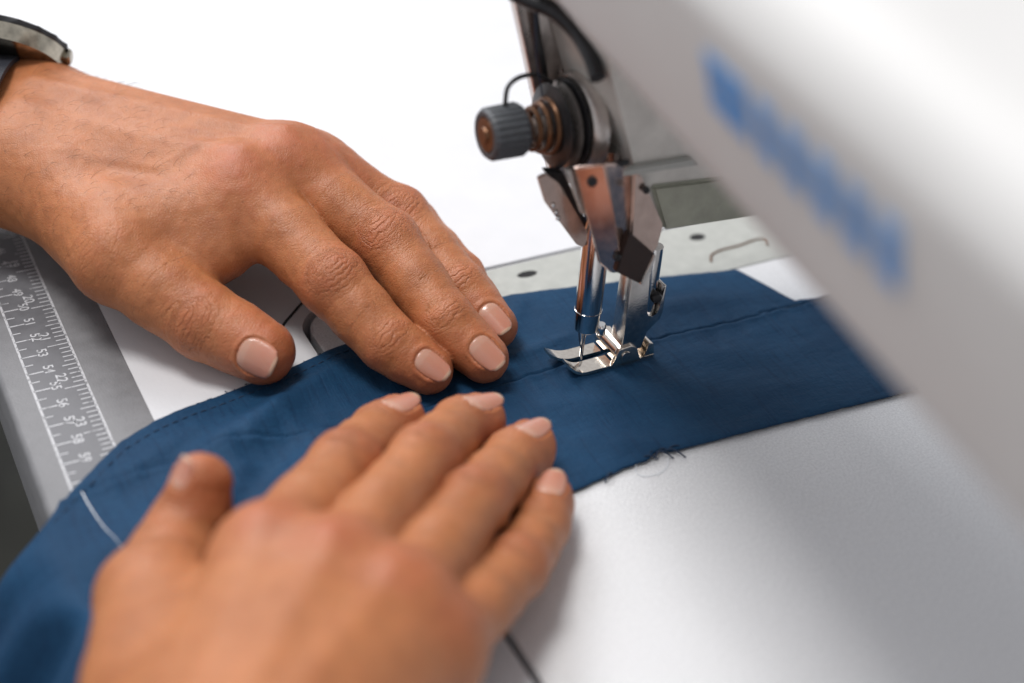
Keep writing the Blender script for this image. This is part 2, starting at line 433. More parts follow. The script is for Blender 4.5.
# blue letters on the front face of the arm (unreadable in the photograph: seven bold upright shapes)
bm = BM()
def front(y, z):
    k = (-70 - y) / 135.0; return -41.5 - 18 * k + 1 - (11 - 2 * k) * (z - 127 + 2 * k) / (31. + 2 * k) - .3
LY0, LY1, LZ0, LZ1 = -106.0, -170.0, 141.5, 153.0
n = 7; wd = (LY1 - LY0) / n
def stroke(y0, z0, y1, z1):
    a, b, c, d = (y0, z0), (y1, z0), (y1, z1), (y0, z1)
    lo = [bm.verts.new((front(*q) - .1, *q)) for q in (a, b, c, d)]; hi = [bm.verts.new((front(*q) - .5, *q)) for q in (a, b, c, d)]
    bm.faces.new(lo); bm.faces.new(hi)
    for i in range(4): bm.faces.new((lo[i], lo[(i + 1) % 4], hi[(i + 1) % 4], hi[i]))
for i in range(n):
    a = LY0 + wd * i; b = a + wd * (.56 if i else .92); th = wd * .22; hz = 3.0
    stroke(a, LZ0, a + th, LZ1)
    if i != 5: stroke(a + th, LZ1 - hz, b - th, LZ1)
    if i != 3: stroke(a + th, LZ0, b - th, LZ0 + hz)
    if i in (0, 1, 4, 6): stroke(a + th, 145.8, b - th, 148.6)
    stroke(b - th, LZ0, b, LZ1)
obj('lettering', bm, M['blue'], sm, smooth=False)

def on_y(px, py, y):
    d = _ray(px, py); return CAM + d * ((y - CAM[1]) / d[1])
# lower head, narrower than the arm, open to the operator
bm = BM(); prism(bm, [(8, 50), (60, 50), (66, 122), (-20, 122), (-13, 100), (-3, 74), (4, 53)], (0, -15, 0), (1, 0, 0), (0, 0, 1), (0, 1, 0), 31, 2.5, 3)
head = obj('head', bm, M['head'], sm)
bm = BM(); prism(bm, [(-6.5, 49), (40, 49), (40, 150), (-33, 150), (-23.5, 108)], (0, 17.5, 0), (1, 0, 0), (0, 0, 1), (0, 1, 0), 4.0, .7, 2)
obj('face_plate', bm, M['worn_steel'], sm)
bm = BM(); tube(bm, spline([on_y(512, -8, 16), on_y(530, 1, 12), on_y(555, 12, 6), on_y(576, 32, 0), on_y(590, 55, -8), on_y(598, 78, -14)], 8), 2.2, 10)
obj('dark_arc', bm, M['dark'], sm)  # dark curved tube along the lower rim at the arm's end
bm = BM(); tube(bm, spline([(-22, 14, 122), (-19.5, 14, 104), (-15, 14, 86), (-11, 14, 70)], 6), 1.3, 8)
obj('thread_rod', bm, M['dark'], sm)

# tension assembly on the front of the head
ta = thing_loc = (-14, 3, 78)
tb = BM(); lathe(tb, (-8, 3, 78), (-1, 0, 0), [(0, 13.5), (3.0, 13.5), (4.2, 12.6), (4.2, 11)], 40)
tens = obj('tension_assembly', tb, M['worn_steel'], sm)
for k, (x, r, m) in enumerate(((-12.6, 12.0, 'dark'), (-14.6, 11.4, 'worn_steel'), (-17.4, 11.2, 'dark'))):
    tb = BM(); lathe(tb, (x, 3, 78), (-1, 0, 0), [(0, r * .55), (.2, r), (.7, r + .25), (1.3, r * .8), (1.8, r * .5)], 40); obj('disc', tb, M[m], tens)
tb = BM(); pts = [(-18.5 - 8 * t, 3 + 7.6 * math.cos(t * 2 * math.pi * 3.5) * (1 - .42 * t), 78 + 7.6 * math.sin(t * 2 * math.pi * 3.5) * (1 - .42 * t)) for t in np.linspace(0, 1, 90)]
tube(tb, pts, .75, 8); obj('spring', tb, M['copper'], tens)
tb = BM(); lathe(tb, (-18, 3, 78), (-1, 0, 0), [(0, 3.2), (10, 3.2)], 20); obj('post', tb, M['worn_steel'], tens)
tb = BM(); lathe(tb, (-26.5, 3, 79), (-1, 0, 0), [(0, 4.5), (.8, 6.4), (2, 7.1), (10.4, 6.9), (11.4, 6.2), (11.4, 5.0), (10.6, 4.6)], 96, ribs=24, rib=.16, rib_range=(2, 3))
kn = obj('knob', tb, M['knob'], tens, angle=30)
tb = BM(); lathe(tb, (-37.0, 3, 79), (-1, 0, 0), [(0, 4.9), (.9, 4.6), (1.0, 2.2), (1.6, 1.9)], 32); obj('knob_end', tb, M['copper'], kn)
tb = BM(); tube(tb, spline([(-16, 8, 88), (-21, 8, 91), (-27, 6.5, 92), (-31, 5, 90.5), (-32, 4, 86), (-32.5, 3.4, 84)], 6), .65, 8)
obj('check_spring', tb, M['dark'], tens)

# thread guide plate, polished guard, needle bar, presser bar
gp = lambda y, pts: [P(*q, 0) for q in pts]
def slab(name, pix, y, thick, mat, parent, nrm=(0, 1, 0), bevel=.3):
    bm = BM(); pts = [on_y(q[0], q[1], y + (q[2] if len(q) > 2 else 0)) for q in pix]
    lo = [bm.verts.new(p) for p in pts]; hi = [bm.verts.new(p + V(*nrm) * thick) for p in pts]
    fs = [bm.faces.new(lo[::-1]), bm.faces.new(hi)]
    for i in range(len(pts)):
        j = (i + 1) % len(pts); fs.append(bm.faces.new((lo[i], lo[j], hi[j], hi[i])))
    bmesh.ops.bevel(bm, geom=list({e for f in fs for e in f.edges}), offset=bevel, segments=2, affect='EDGES')
    return obj(name, bm, mat, parent)
gd = slab('thread_guide', [(538, 178), (546, 174), (560, 184), (590, 236), (584, 248), (577, 245), (545, 202)], -6, 1.2, M['hand_tint_steel'], sm)
slab('guide_back', [(546, 172), (563, 172), (572, 190), (594, 238), (590, 243)], -3.5, 3.0, M['dark'], sm)
for px, py in ((553, 205), (556, 212), (558, 218)):
    bm = BM(); c = on_y(px, py, -6.1); lathe(bm, c, (0, -1, 0), [(0, .75), (.3, .7), (.5, .4)], 12); obj('rivet', bm, M['chrome'], gd)
ng = slab('needle_guard', [(576, 168, 2), (604, 165, -3), (614, 215, -3.5), (622, 273, -1.5), (612, 274, 0), (600, 264, 1), (588, 214, 2)], -16.5, 1.5, M['hand_tint_steel'], sm, bevel=.4)
slab('guard_face', [(604.5, 165, -3), (629, 164, 1), (637, 180, 2), (637, 240, 2), (629, 268, 1.5), (622.5, 273, -1.5), (614.5, 215, -3.5)], -16.5, 1.5, M['hand_tint_steel'], sm, bevel=.4)
slab('guard_rib', [(566, 170), (577, 167), (590, 214), (583, 216)], -12, 2.0, M['steel'], sm, bevel=.5)
for px, py, yy, rr in ((617, 257, -18.8, 1.1), (592, 182, -17.2, 1.3), (646, 190, -17.8, 1.0)):
    bm = BM(); c = on_y(px, py, yy); lathe(bm, c, (-.2, -1, .1), [(-.6, rr), (.5, rr), (.8, rr * .7), (.82, rr * .3), (.4, .05)], 16); obj('guard_screw', bm, M['dark'], ng)
slab('casting_block', [(652, 187), (738, 177), (762, 216), (665, 231)], -16.2, 3.0, M['olive'], sm, bevel=.8)
slab('casting_ledge', [(606, 172), (692, 158), (700, 166), (640, 174), (606, 180)], -16.6, 2.0, M['plate'], sm, bevel=.5)
slab('oil_slot', [(606, 169), (618, 162), (630, 160), (630, 165), (614, 171)], -17.0, 1.0, M['dark'], sm, bevel=.3)
slab('side_guard', [(634, 172), (642, 176), (664, 226), (658, 248), (640, 270), (630, 262)], -16.9, 1.5, M['hand_tint_steel'], sm, bevel=.5)
bm = BM(); lathe(bm, (-1, 0, 13.5), (0, 0, 1), [(0, 3.3), (.4, 3.7), (6.4, 3.85), (6.5, 4.1), (7.0, 4.1), (7.1, 3.95), (60, 3.95)], 32)
nb = obj('needle_bar', bm, M['chrome'], sm)
bm = BM(); lathe(bm, (-1.8, -.3, 13.3), (0, 0, -1), [(0, 1.0), (1.2, .85), (3.2, .62), (11.5, .5), (14.5, .06)], 14)
obj('needle', bm, M['chrome'], nb)
bm = BM(); lathe(bm, (3.2, -1.5, 8), (0, 0, 1), [(3, 1.0), (3.6, 1.5), (6.5, 1.5), (7, 1.2)], 16); obj('clamp_screw', bm, M['chrome'], nb)

# presser bar, its foot and screw
pb = BM(); lathe(pb, (17.4, -3.0, 17.4), (0, 0, 1), [(0, 1.6), (.5, 2.3), (22, 2.4)], 28)
pbar = obj('presser_bar', pb, M['chrome'], sm)
bm = BM(); prism(bm, [(8.2, 6.0), (15.4, 6.0), (15.8, 12), (18.5, 13.2), (20.6, 15.2), (21.2, 18), (21.2, 27), (20.0, 27), (19.9, 18.6), (19.0, 17.0), (17.2, 16.4), (15.6, 17.2), (14.9, 19), (14.9, 33), (8.4, 33)], (0, -6.3, 0), (1, 0, 0), (0, 0, 1), (0, 1, 0), 6.5, .5, 2)
shank = obj('presser_foot', bm, M['steel'], sm)
bm = BM(); c = V(18.0, -5.2, 23.5); lathe(bm, c, (-.15, -1, .1), [(0, 1.6), (1.4, 1.7), (2.1, 1.3), (2.3, .6)], 24); obj('screw', bm, M['dark'], shank)
# sole: two toes curling up towards the operator with the needle slot between
bm = BM()
def sole(y0, y1, x0, x1, toe):
    n = 14; L0 = []; L1 = []
    for i in range(n + 1):
        x = x0 + (x1 - x0) * i / n; t = max(0, (toe - (x - x0)) / toe); z = 1.5 + 3.4 * t ** 2
        k = 1 if i else .6
        L0.append([bm.verts.new((x, y, z)) for y in (y0 + (1 - k), y1 - (1 - k))]); L1.append([bm.verts.new((x, y, z + 1.05)) for y in (y0 + (1 - k), y1 - (1 - k))])
    for i in range(n):
        bm.faces.new((L0[i][0], L0[i + 1][0], L0[i + 1][1], L0[i][1])); bm.faces.new((L1[i][0], L1[i][1], L1[i + 1][1], L1[i + 1][0]))
        for s in (0, 1): bm.faces.new((L0[i][s], L1[i][s], L1[i + 1][s], L0[i + 1][s]))
    for i in (0, n): bm.faces.new((L0[i][0], L0[i][1], L1[i][1], L1[i][0]))
sole(1.2, 5.6, -11.5, 6.0, 8.5)
sole(-6.4, -1.1, -9.0, 6.0, 6.0)
sole(-6.4, 5.6, 5.9, 20.0, .01)
ft = obj('sole', bm, M['foot_steel'], shank, angle=35)
bm = BM(); lathe(bm, (9.0, -6.0, 5.6), (0, 1, 0), [(0, 2.4), (.4, 2.9), (10.6, 2.9), (11, 2.4)], 28); obj('hinge', bm, M['foot_steel'], shank)
bm = BM(); prism(bm, [(5.0, 2.5), (15, 2.5), (13.2, 7.2), (11, 8.6), (7, 8.2)], (0, -7.0, 0), (1, 0, 0), (0, 0, 1), (0, 1, 0), 1.6, .35, 2); obj('cheek', bm, M['foot_steel'], shank)
bm = BM(); lathe(bm, (9.4, -7.1, 5.4), (0, -1, 0), [(0, 1.6), (.5, 1.5), (.6, .6)], 16); obj('hinge_pin', bm, M['steel'], shank)
bm = BM(); prism(bm, [(16.5, 2.4), (20.2, 2.4), (19.6, 6.4), (17.8, 7.6)], (0, -6.4, 0), (1, 0, 0), (0, 0, 1), (0, 1, 0), 11.8, .4, 2); obj('heel', bm, M['foot_steel'], shank)
slab('lifter_block', [(629, 232), (654, 254), (640, 284), (616, 272)], -19.5, 2.2, M['brown'], sm, bevel=.3)
slab('lifter_edge', [(654.5, 254), (657, 257), (644, 287), (640.5, 285)], -19.7, 4.2, M['steel'], sm, bevel=.3)

for o_ in (nb, pbar, shank): o_.location += Vector((-4, -5, 0)) * MM

bm = BM(); tube(bm, spline([(-21, 11, 122), (-22, 8, 100), (-19, 7, 84), (-17, 3, 66), (-9, -4, 52), (-8.6, -5.4, 30), (-7.9, -5.8, 14), (-6.2, -5.9, 6), (-5.6, -5.5, 3.4)], 8), .22, 6)
tag(obj('needle_thread', bm, M['stitch']), 'taut navy thread running down through the guides into the needle', 'thread')

# ------------------------------------------------------------------ the fabric
def interp(x, tab): return float(np.interp(x, [t[0] for t in tab], [t[1] for t in tab]))
TOPE = [(-240, -66), (-200, -36), (-185, -26), (-175, -20), (-169, -15.5), (-159, -6.5), (-149, 2), (-138, 11), (-128, 15.5), (-117, 19), (-100, 22.5), (-86, 25), (-70, 30), (-40, 34), (-8, 35.2), (30, 28.5), (68.2, 20.4), (74, 3), (76, -2.2), (84, -3.2), (110, -3.8), (190, -5)]
BOTE = [(-240, -200), (-215, -175), (-150, -160), (-125, -125), (-105, -82), (-90, -66), (-70, -59.5), (-50, -56.5), (-36, -53.9), (-20, -51.5), (-8, -50), (30, -52), (70, -54.6), (190, -60)]
def seam_y(x): return -5.2 + 1.4 * math.sin(x * .045 + 1.0) + (1.0 if x > 60 else 0)
RIDGES = [  # x0,y0,x1,y1,height,width : soft folds
    (-150, -30, -96, 6, 2.6, 6.5), (-138, -52, -100, -20, 2.2, 6), (-120, -2, -80, 14, 1.3, 5), (-160, -60, -128, -75, 3.0, 8), (-172, -40, -150, -95, 3.5, 9),
    (-175, -60, -120, -100, 5, 9), (-190, -80, -150, -62, 4, 7), (-130, -20, -112, -60, 2.2, 5), (-60, 6, -40, 27, .9, 3), (-96, 8, -70, 22, 1.2, 4), (-20, 14, -8, 30, .6, 3), (-36, -16, 6, -30, .8, 5), (-30, 4, -2, 8, .7, 2.5), (22, -14, 50, -22, .5, 5), (26, 12, 58, 6, .6, 4), (-28, -34, -6, -46, .7, 4), (-112, -34, -88, -8, 1.8, 4), (-134, -36, -112, -14, 2.2, 4.5), (-52, 14, -24, 20, .9, 2.6), (20, -30, 60, -44, .4, 8), (-142, -4, -118, 8, .9, 3.5)]
def cloth_z(x, y):
    z = 1.15 + (1.5 * mnoise.noise(Vector((x * .035, y * .05, 8.7))) + 1.0) * min(1, max(0, (-70 - x) / 50)) + .28 * mnoise.noise(Vector((x * .06, y * .06, 3.1))) + .12 * mnoise.noise(Vector((x * .2, y * .2, 1.1)))
    for x0, y0, x1, y1, h, wd in RIDGES:
        dx, dy = x1 - x0, y1 - y0; L2 = dx * dx + dy * dy
        t = ((x - x0) * dx + (y - y0) * dy) / L2; tc = min(1, max(0, t))
        wob = 1.6 * mnoise.noise(Vector((x * .07, y * .07, h)))
        d = math.hypot(x - x0 - tc * dx, y - y0 - tc * dy) + wob
        z += 1.35 * h * math.exp(-(d / wd) ** 2) * (.45 + .55 * math.sin(math.pi * min(1, max(0, .1 + .8 * t))))
    s = seam_y(x); e = (y - s)
    z += .7 * mnoise.noise(Vector((x * .24, y * .07, 4.4))) * math.exp(-(e / 9) ** 2)
    z += .45 * math.exp(-((e + 1.1) / 1.1) ** 2) - 1.05 * math.exp(-((e - .4) / .5) ** 2)   # lapped seam
    z += (.35 if e < 0 else 0)
    if x < -160:
        q = -160 - x; z -= q * q / 14.0 if q < 12 else 10.3 + (q - 12) * 1.71
    return z
me = bpy.data.meshes.new('fabric')
xs = np.concatenate([np.arange(-238, -182, 1.5), np.arange(-182, -150, .8), np.arange(-150, 66, .8), np.arange(66, 78, .5), np.arange(78, 188, 2.0)])
NV = 150
verts, faces = [], []
for x in xs:
    yt, yb = interp(x, TOPE), interp(x, BOTE)
    yt += .25 * mnoise.noise(Vector((x * .35, 0, 5))) ; yb += 1.3 * math.exp(-((x + 5.5) / 2.2) ** 2) - .6 * math.exp(-((x + 11) / 2.5) ** 2) + .35 * mnoise.noise(Vector((x * .3, 9, 5)))
    for j in range(NV + 1):
        y = yb + (yt - yb) * j / NV
        z = cloth_z(x, y)
        e = min(y - yb, yt - y)
        z -= .35 * math.exp(-max(0, e) / .9)
        xx = x
        if x < -158:
            r_ = min(1, (-158 - x) / 14); xx = x + r_ * (4.2 * math.sin(y * .115 + x * .03 + 1.2 * mnoise.noise(Vector((x * .03, y * .03, 2)))) + 1.5 * math.sin(y * .31 + x * .05))
        verts.append((xx * MM, y * MM, z * MM))
for i in range(len(xs) - 1):
    for j in range(NV):
        a = i * (NV + 1) + j; faces.append((a, a + NV + 1, a + NV + 2, a + 1))
me.from_pydata(verts, [], faces)
fab = obj('fabric', me, M['cloth'], None, angle=80)
so = fab.modifiers.new('thickness', 'SOLIDIFY'); so.thickness = .0006; so.offset = -1
tag(fab, 'navy blue cotton fabric strip passing under the presser foot', 'fabric')
# hem stitches along the far edge, and the seam thread
bm = BM(); x = -176.0
while x < -62:
    y = interp(x, TOPE) - 4.2; x2 = x + 1.9; y2 = interp(x2, TOPE) - 4.2
    tube(bm, [(x, y, cloth_z(x, y) - .05), ((x + x2) / 2, (y + y2) / 2, cloth_z(x, y) + .12), (x2, y2, cloth_z(x2, y2) - .05)], .2, 5); x += 2.9
obj('hem_stitching', bm, M['stitch'], fab)
bm = BM(); x = -72.0
while x < 150:
    y = seam_y(x) + .35; x2 = x + 1.7; y2 = seam_y(x2) + .35
    tube(bm, [(x, y, cloth_z(x, y)), ((x + x2) / 2, (y + y2) / 2, cloth_z(x, y) + .1), (x2, y2, cloth_z(x2, y2))], .27, 5); x += 1.9
obj('seam_stitching', bm, M['stitch'], fab)
bm = BM()
for (x, y, dx, dy) in ((-6, -48.6, 3.5, -1.0), (-4, -49.2, 4.4, -4.4), (-3, -49, 5, -.6), (-12, -49.5, 5, -1.5), (-7, -49.0, 4, -3.5), (-5, -49.3, -3, -1.2), (-9.5, -49, 3, 1), (-22, -51.5, -3.5, -2)):
    tube(bm, spline([(x, y, 1.1), (x + dx * .4, y + dy * .2, 1.8), (x + dx * .7, y + dy * .6, 1.5), (x + dx, y + dy, .5)], 5), .24, 5)
obj('loose_threads', bm, M['stitch'], fab); bm = BM()
for i in range(16):
    x = random.uniform(-128, -74); y = interp(x, TOPE); l = random.uniform(.5, 1.5)
    tube(bm, [(x, y - .3, 1.0), (x + random.uniform(-.8, .8), y + l * .5, 1.0), (x + random.uniform(-1.2, 1.2), y + l, .6)], .09, 4)
obj('frayed_edge', bm, M['stitch'], fab)
lt = BM(); tube(lt, spline([(-14, -50.6, .9), (-15.5, -54, .35), (-12, -56, .3), (-7, -55, .3), (-4, -51.5, .6)], 6), .10, 5); tag(obj('thread', lt, M['white_thread']), 'fine white thread looped on the silver bed beside the torn fabric edge', 'thread')
th = BM(); pts = [P(82, 494, 1.5), P(92, 511, 1.5), P(104, 530, 1.5), P(114, 545, 1.5), P(124, 559, 1.5)]
pts = [V(p[0], p[1], cloth_z(p[0], p[1]) + .25) for p in spline(pts, 5)]
tube(th, pts, list(np.linspace(.20, .04, len(pts))), 6); tag(obj('thread', th, M['white_thread']), 'short white thread lying on the blue fabric near the thumb', 'thread')

# ------------------------------------------------------------------ hands: one continuous skin each, grown from a distance field
def smin(a, b, k):
    h = np.maximum(k - np.abs(a - b), 0) / k
    return np.minimum(a, b) - h * h * k * .25
class Prim:
    __slots__ = ('a', 'b', 'r1', 'r2')
    def __init__(s, a, b, r1, r2): s.a, s.b, s.r1, s.r2 = V(*a), V(*b), r1, r2
    def d(s, p):
        ba = s.b - s.a; pa = p - s.a; t = np.clip((pa @ ba) / max(1e-9, ba @ ba), 0, 1)
        return np.linalg.norm(pa - t[:, None] * ba, axis=1) - (s.r1 + (s.r2 - s.r1) * t)
def unit(v): v = V(*v); return v / np.linalg.norm(v)
def perp(n, a): n = V(*n); n = n - a * (n @ a); return n / np.linalg.norm(n)

class Hand:
    """digits: name -> (four joints, radii, dorsal hint); wrist, elbow: (point, half width, half thickness, side vector)"""
    def __init__(s, digits, wrist_pts, wrist_r, arm_pts, arm_r, thumb, thumb_r, thumb_n, hint, extra=(), webf=.30, thin=.945, kp=7.0, pulp=0.0, nl=(1.58, 1.34)):
        s.thin = thin; s.pulp = pulp; s.nl = nl; s.kp = kp; s.palm = []; s.dig = {}
        names = ['index', 'middle', 'ring', 'little']
        for nm in names:
            J, R = digits[nm]; J = [V(*q) for q in J]; s.add_digit(nm, J, R, hint)
        T = [V(*q) for q in thumb]; s.add_digit('thumb', T, thumb_r, thumb_n)
        for i, nm in enumerate(names):                     # metacarpals
            M0 = s.dig[nm]['J'][0]; r = s.dig[nm]['R'][0]; wp = V(*wrist_pts[i])
            s.palm.append(Prim(wp, M0, wrist_r[i], r * .98))
            low = V(0, 0, -7); s.palm.append(Prim(wp + low, M0 + low * 1.1 - 6 * unit(M0 - wp), wrist_r[i] * .9, r * .8))
        for a, b in zip(names, names[1:]):                 # webs
            A, B = s.dig[a], s.dig[b]
            pa = A['J'][0] + webf * (A['J'][1] - A['J'][0]) - V(0, 0, 3.5); pb = B['J'][0] + webf * (B['J'][1] - B['J'][0]) - V(0, 0, 3.5)
            s.palm.append(Prim(pa, pb, 5.5, 5.5))
            s.palm.append(Prim(A['J'][0] - V(0, 0, 1.5), B['J'][0] - V(0, 0, 1.5), A['R'][0] * .86, B['R'][0] * .86))
        im = s.dig['index']['J'][0]; wi = V(*wrist_pts[0])
        # thumb web and thenar
        s.palm.append(Prim(T[0] * .45 + T[1] * .55 - V(0, 0, 2), im * .6 + wi * .4 - V(0, 0, 8), 7.5, 7.5))
        s.palm.append(Prim(wi - V(0, 0, 4), T[0], wrist_r[0], thumb_r[0]))
        s.palm.append(Prim(T[0], T[1], thumb_r[0], thumb_r[1]))
        lm = s.dig['little']['J'][0]; wl = V(*wrist_pts[3])
        s.palm.append(Prim(wl - V(0, 0, 10), lm - V(0, 0, 10) + .2 * (wl - lm), wrist_r[3] * .9, 9))
        for (a, b), (r1, r2) in zip(arm_pts, arm_r): s.palm.append(Prim(a, b, r1, r2))
        for e in extra: s.palm.append(Prim(*e))
    def add_digit(s, nm, J, R, hint):
        prims = []
        for i in range(3):
            a = unit(J[i + 1] - J[i]); n = perp(hint, a)
            mid = (J[i] + J[i + 1]) / 2
            if i < 2:
                rm = .5 * (R[i] + R[i + 1]) * (s.thin if i == 0 else .955)
                prims += [Prim(J[i], mid, R[i], rm), Prim(mid, J[i + 1], rm, R[i + 1])]
                pad = mid - n * (.22 * rm)
                prims += [Prim(J[i] * .3 + J[i + 1] * .7 - n * .16 * rm, J[i] * .75 + J[i + 1] * .25 - n * .16 * rm, rm * .93, rm * .93)]
            else:
                prims += [Prim(J[i], J[i + 1], R[i], R[i + 1])]
                prims += [Prim(mid - n * (1.4 + s.pulp * .6), J[i + 1] - n * (.9 + s.pulp) - a * (.3 + s.pulp * .3), R[i] * .93, R[i + 1] * .96)]
        a = unit(J[3] - J[2]); n = perp(hint, a)
        s.dig[nm] = dict(J=J, R=R, hint=V(*hint), prims=prims, a=a, n=n, b=np.cross(a, n))
    def digit(s, nm, p):
        d = None
        for q in s.dig[nm]['prims']:
            e = q.d(p); d = e if d is None else smin(d, e, 2.6)
        return d
    def prims(s):
        if not hasattr(s, '_all'):
            s._all = [(nm, q) for nm in s.dig for q in s.dig[nm]['prims']] + [('palm', q) for q in s.palm]
        return s._all
    def field(s, p, cell=6.0):
        """the distance field; points are sorted into cells and only the shapes near a cell are evaluated"""
        p = np.asarray(p, float); out = np.empty(len(p)); pr = s.prims()
        ids = np.floor(p / cell).astype(np.int64); key = (ids[:, 0] + 4096) * 2 ** 26 + (ids[:, 1] + 4096) * 2 ** 13 + ids[:, 2] + 4096
        order = np.argsort(key, kind='stable'); ks = key[order]; cut = np.flatnonzero(np.diff(ks)) + 1
        st = np.concatenate([[0], cut]); en = np.concatenate([cut, [len(ks)]])
        ctr = (ids[order[st]] + .5) * cell; D = np.stack([q.d(ctr) for _, q in pr], 1)
        lim = D.min(1) + cell * 1.74 + 9.5
        for c in range(len(st)):
            sel = order[st[c]:en[c]]; q = p[sel]; parts = {}
            for i in np.flatnonzero(D[c] <= lim[c]):
                nm, g = pr[i]; e = g.d(q)
                parts[nm] = e if nm not in parts else smin(parts[nm], e, 9.0 if nm == 'palm' else 2.6)
            f = None
            for nm in ('index', 'middle', 'ring', 'little'):
                if nm in parts: f = parts[nm] if f is None else smin(f, parts[nm], .9)
            if 'palm' in parts: f = parts['palm'] if f is None else smin(f, parts['palm'], s.kp)
            if 'thumb' in parts: f = parts['thumb'] if f is None else smin(f, parts['thumb'], 3.0)
            out[sel] = f
        return out
    def grad(s, p, h=.15):
        g = np.zeros_like(p)
        for k in ((1, -1, -1), (-1, -1, 1), (-1, 1, -1), (1, 1, 1)):
            k = V(*k); g += s.field(p + k * h)[:, None] * k
        return g / (4 * h)
    def mesh(s, vox, lo, hi):
        lo, hi = V(*lo), V(*hi); B = 12
        n = np.ceil((hi - lo) / vox / B).astype(int) * B
        nb = n // B
        val = np.full(n + 1, 50.0, np.float32)
        bi = np.stack(np.meshgrid(*[np.arange(q) for q in nb], indexing='ij'), -1).reshape(-1, 3)
        ctr = lo + (bi + .5) * B * vox
        dc = s.field(ctr); rad = B * vox * .87 + 3.0
        off = np.stack(np.meshgrid(*[np.arange(B + 1)] * 3, indexing='ij'), -1).reshape(-1, 3)
        for c, d in zip(bi, dc):
            sl = tuple(slice(q * B, q * B + B + 1) for q in c)
            if abs(d) > rad:
                if d < 0: val[sl] = np.where(val[sl] > 49, -50, val[sl])
        for c, d in zip(bi, dc):
            if abs(d) <= rad:
                sl = tuple(slice(q * B, q * B + B + 1) for q in c)
                val[sl] = s.field(lo + (off + c * B) * vox).reshape((B + 1,) * 3)
        S = val < 0; nc = np.array(val.shape) - 1
        cnt = np.zeros(nc, np.int8)
        for dx in (0, 1):
            for dy in (0, 1):
                for dz in (0, 1): cnt += S[dx:nc[0] + dx, dy:nc[1] + dy, dz:nc[2] + dz]
        act = (cnt > 0) & (cnt < 8); idx = np.full(nc, -1, np.int64); cells = np.argwhere(act); idx[act] = np.arange(len(cells))
        pos = lo + (cells + .5) * vox
        quads = []
        for ax in range(3):
            o1, o2 = (ax + 1) % 3, (ax + 2) % 3
            sa = [slice(None)] * 3; sb = [slice(None)] * 3; sa[ax] = slice(0, -1); sb[ax] = slice(1, None)
            A, Bq = S[tuple(sa)], S[tuple(sb)]; e = np.argwhere(A != Bq)
            e = e[(e[:, o1] > 0) & (e[:, o2] > 0) & (e[:, o1] < nc[o1]) & (e[:, o2] < nc[o2])]
            flip = A[tuple(e.T)]
            def cell(d1, d2):
                q = e.copy(); q[:, o1] -= d1; q[:, o2] -= d2; return idx[tuple(q.T)]
            q = np.stack([cell(1, 1), cell(0, 1), cell(0, 0), cell(1, 0)], 1)
            q[~flip] = q[~flip][:, ::-1]; quads.append(q)
        quads = np.concatenate(quads); quads = quads[(quads >= 0).all(1)]
        for it in range(3):
            if it:                                           # relax, then back on to the surface
                acc = np.zeros_like(pos); ct = np.zeros(len(pos))
                for k in range(4):
                    np.add.at(acc, quads[:, k], pos[quads[:, (k + 1) % 4]] + pos[quads[:, (k + 3) % 4]]); np.add.at(ct, quads[:, k], 2)
                pos = pos * .5 + .5 * acc / np.maximum(ct, 1)[:, None]
            for _ in range(2):
                d = s.field(pos); g = s.grad(pos); pos = pos - np.clip(d, -vox, vox)[:, None] * g / np.maximum((g * g).sum(1), .25)[:, None]
        s.pos, s.quads = pos, quads
        g = s.grad(pos, .4); s.nor = g / np.linalg.norm(g, axis=1)[:, None]
    def nail_frame(s, nm):
        D = s.dig[nm]; a, n, b = D['a'], D['n'], D['b']; r = D['R'][3]; tip = D['J'][3]
        L = r * (s.nl[0] if nm != 'thumb' else 1.25); W = r * (s.nl[1] if nm != 'thumb' else 1.34)
        s1 = r * .90; s0 = s1 - L
        R = s.surf_rho(nm, np.array([s0, s0 + .35 * L]), np.array([0., 0.]))
        slope = np.clip((R[1] - R[0]) / (.35 * L), -.22, .02)
        return dict(a=a, n=n, b=b, tip=tip, L=L, W=W, s0=s0, s1=s1, rho0=R[0], slope=slope, r=r)
    def surf_rho(s, nm, sv, ph):
        D = s.dig[nm]; rad = np.full(len(sv), D['R'][3] * 1.6)
        dirs = D['n'] * np.cos(ph)[:, None] + D['b'] * np.sin(ph)[:, None]; base = D['J'][3] + D['a'] * sv[:, None]
        for _ in range(40):
            rad = rad - s.digit(nm, base + dirs * rad[:, None]) * .9
        return rad
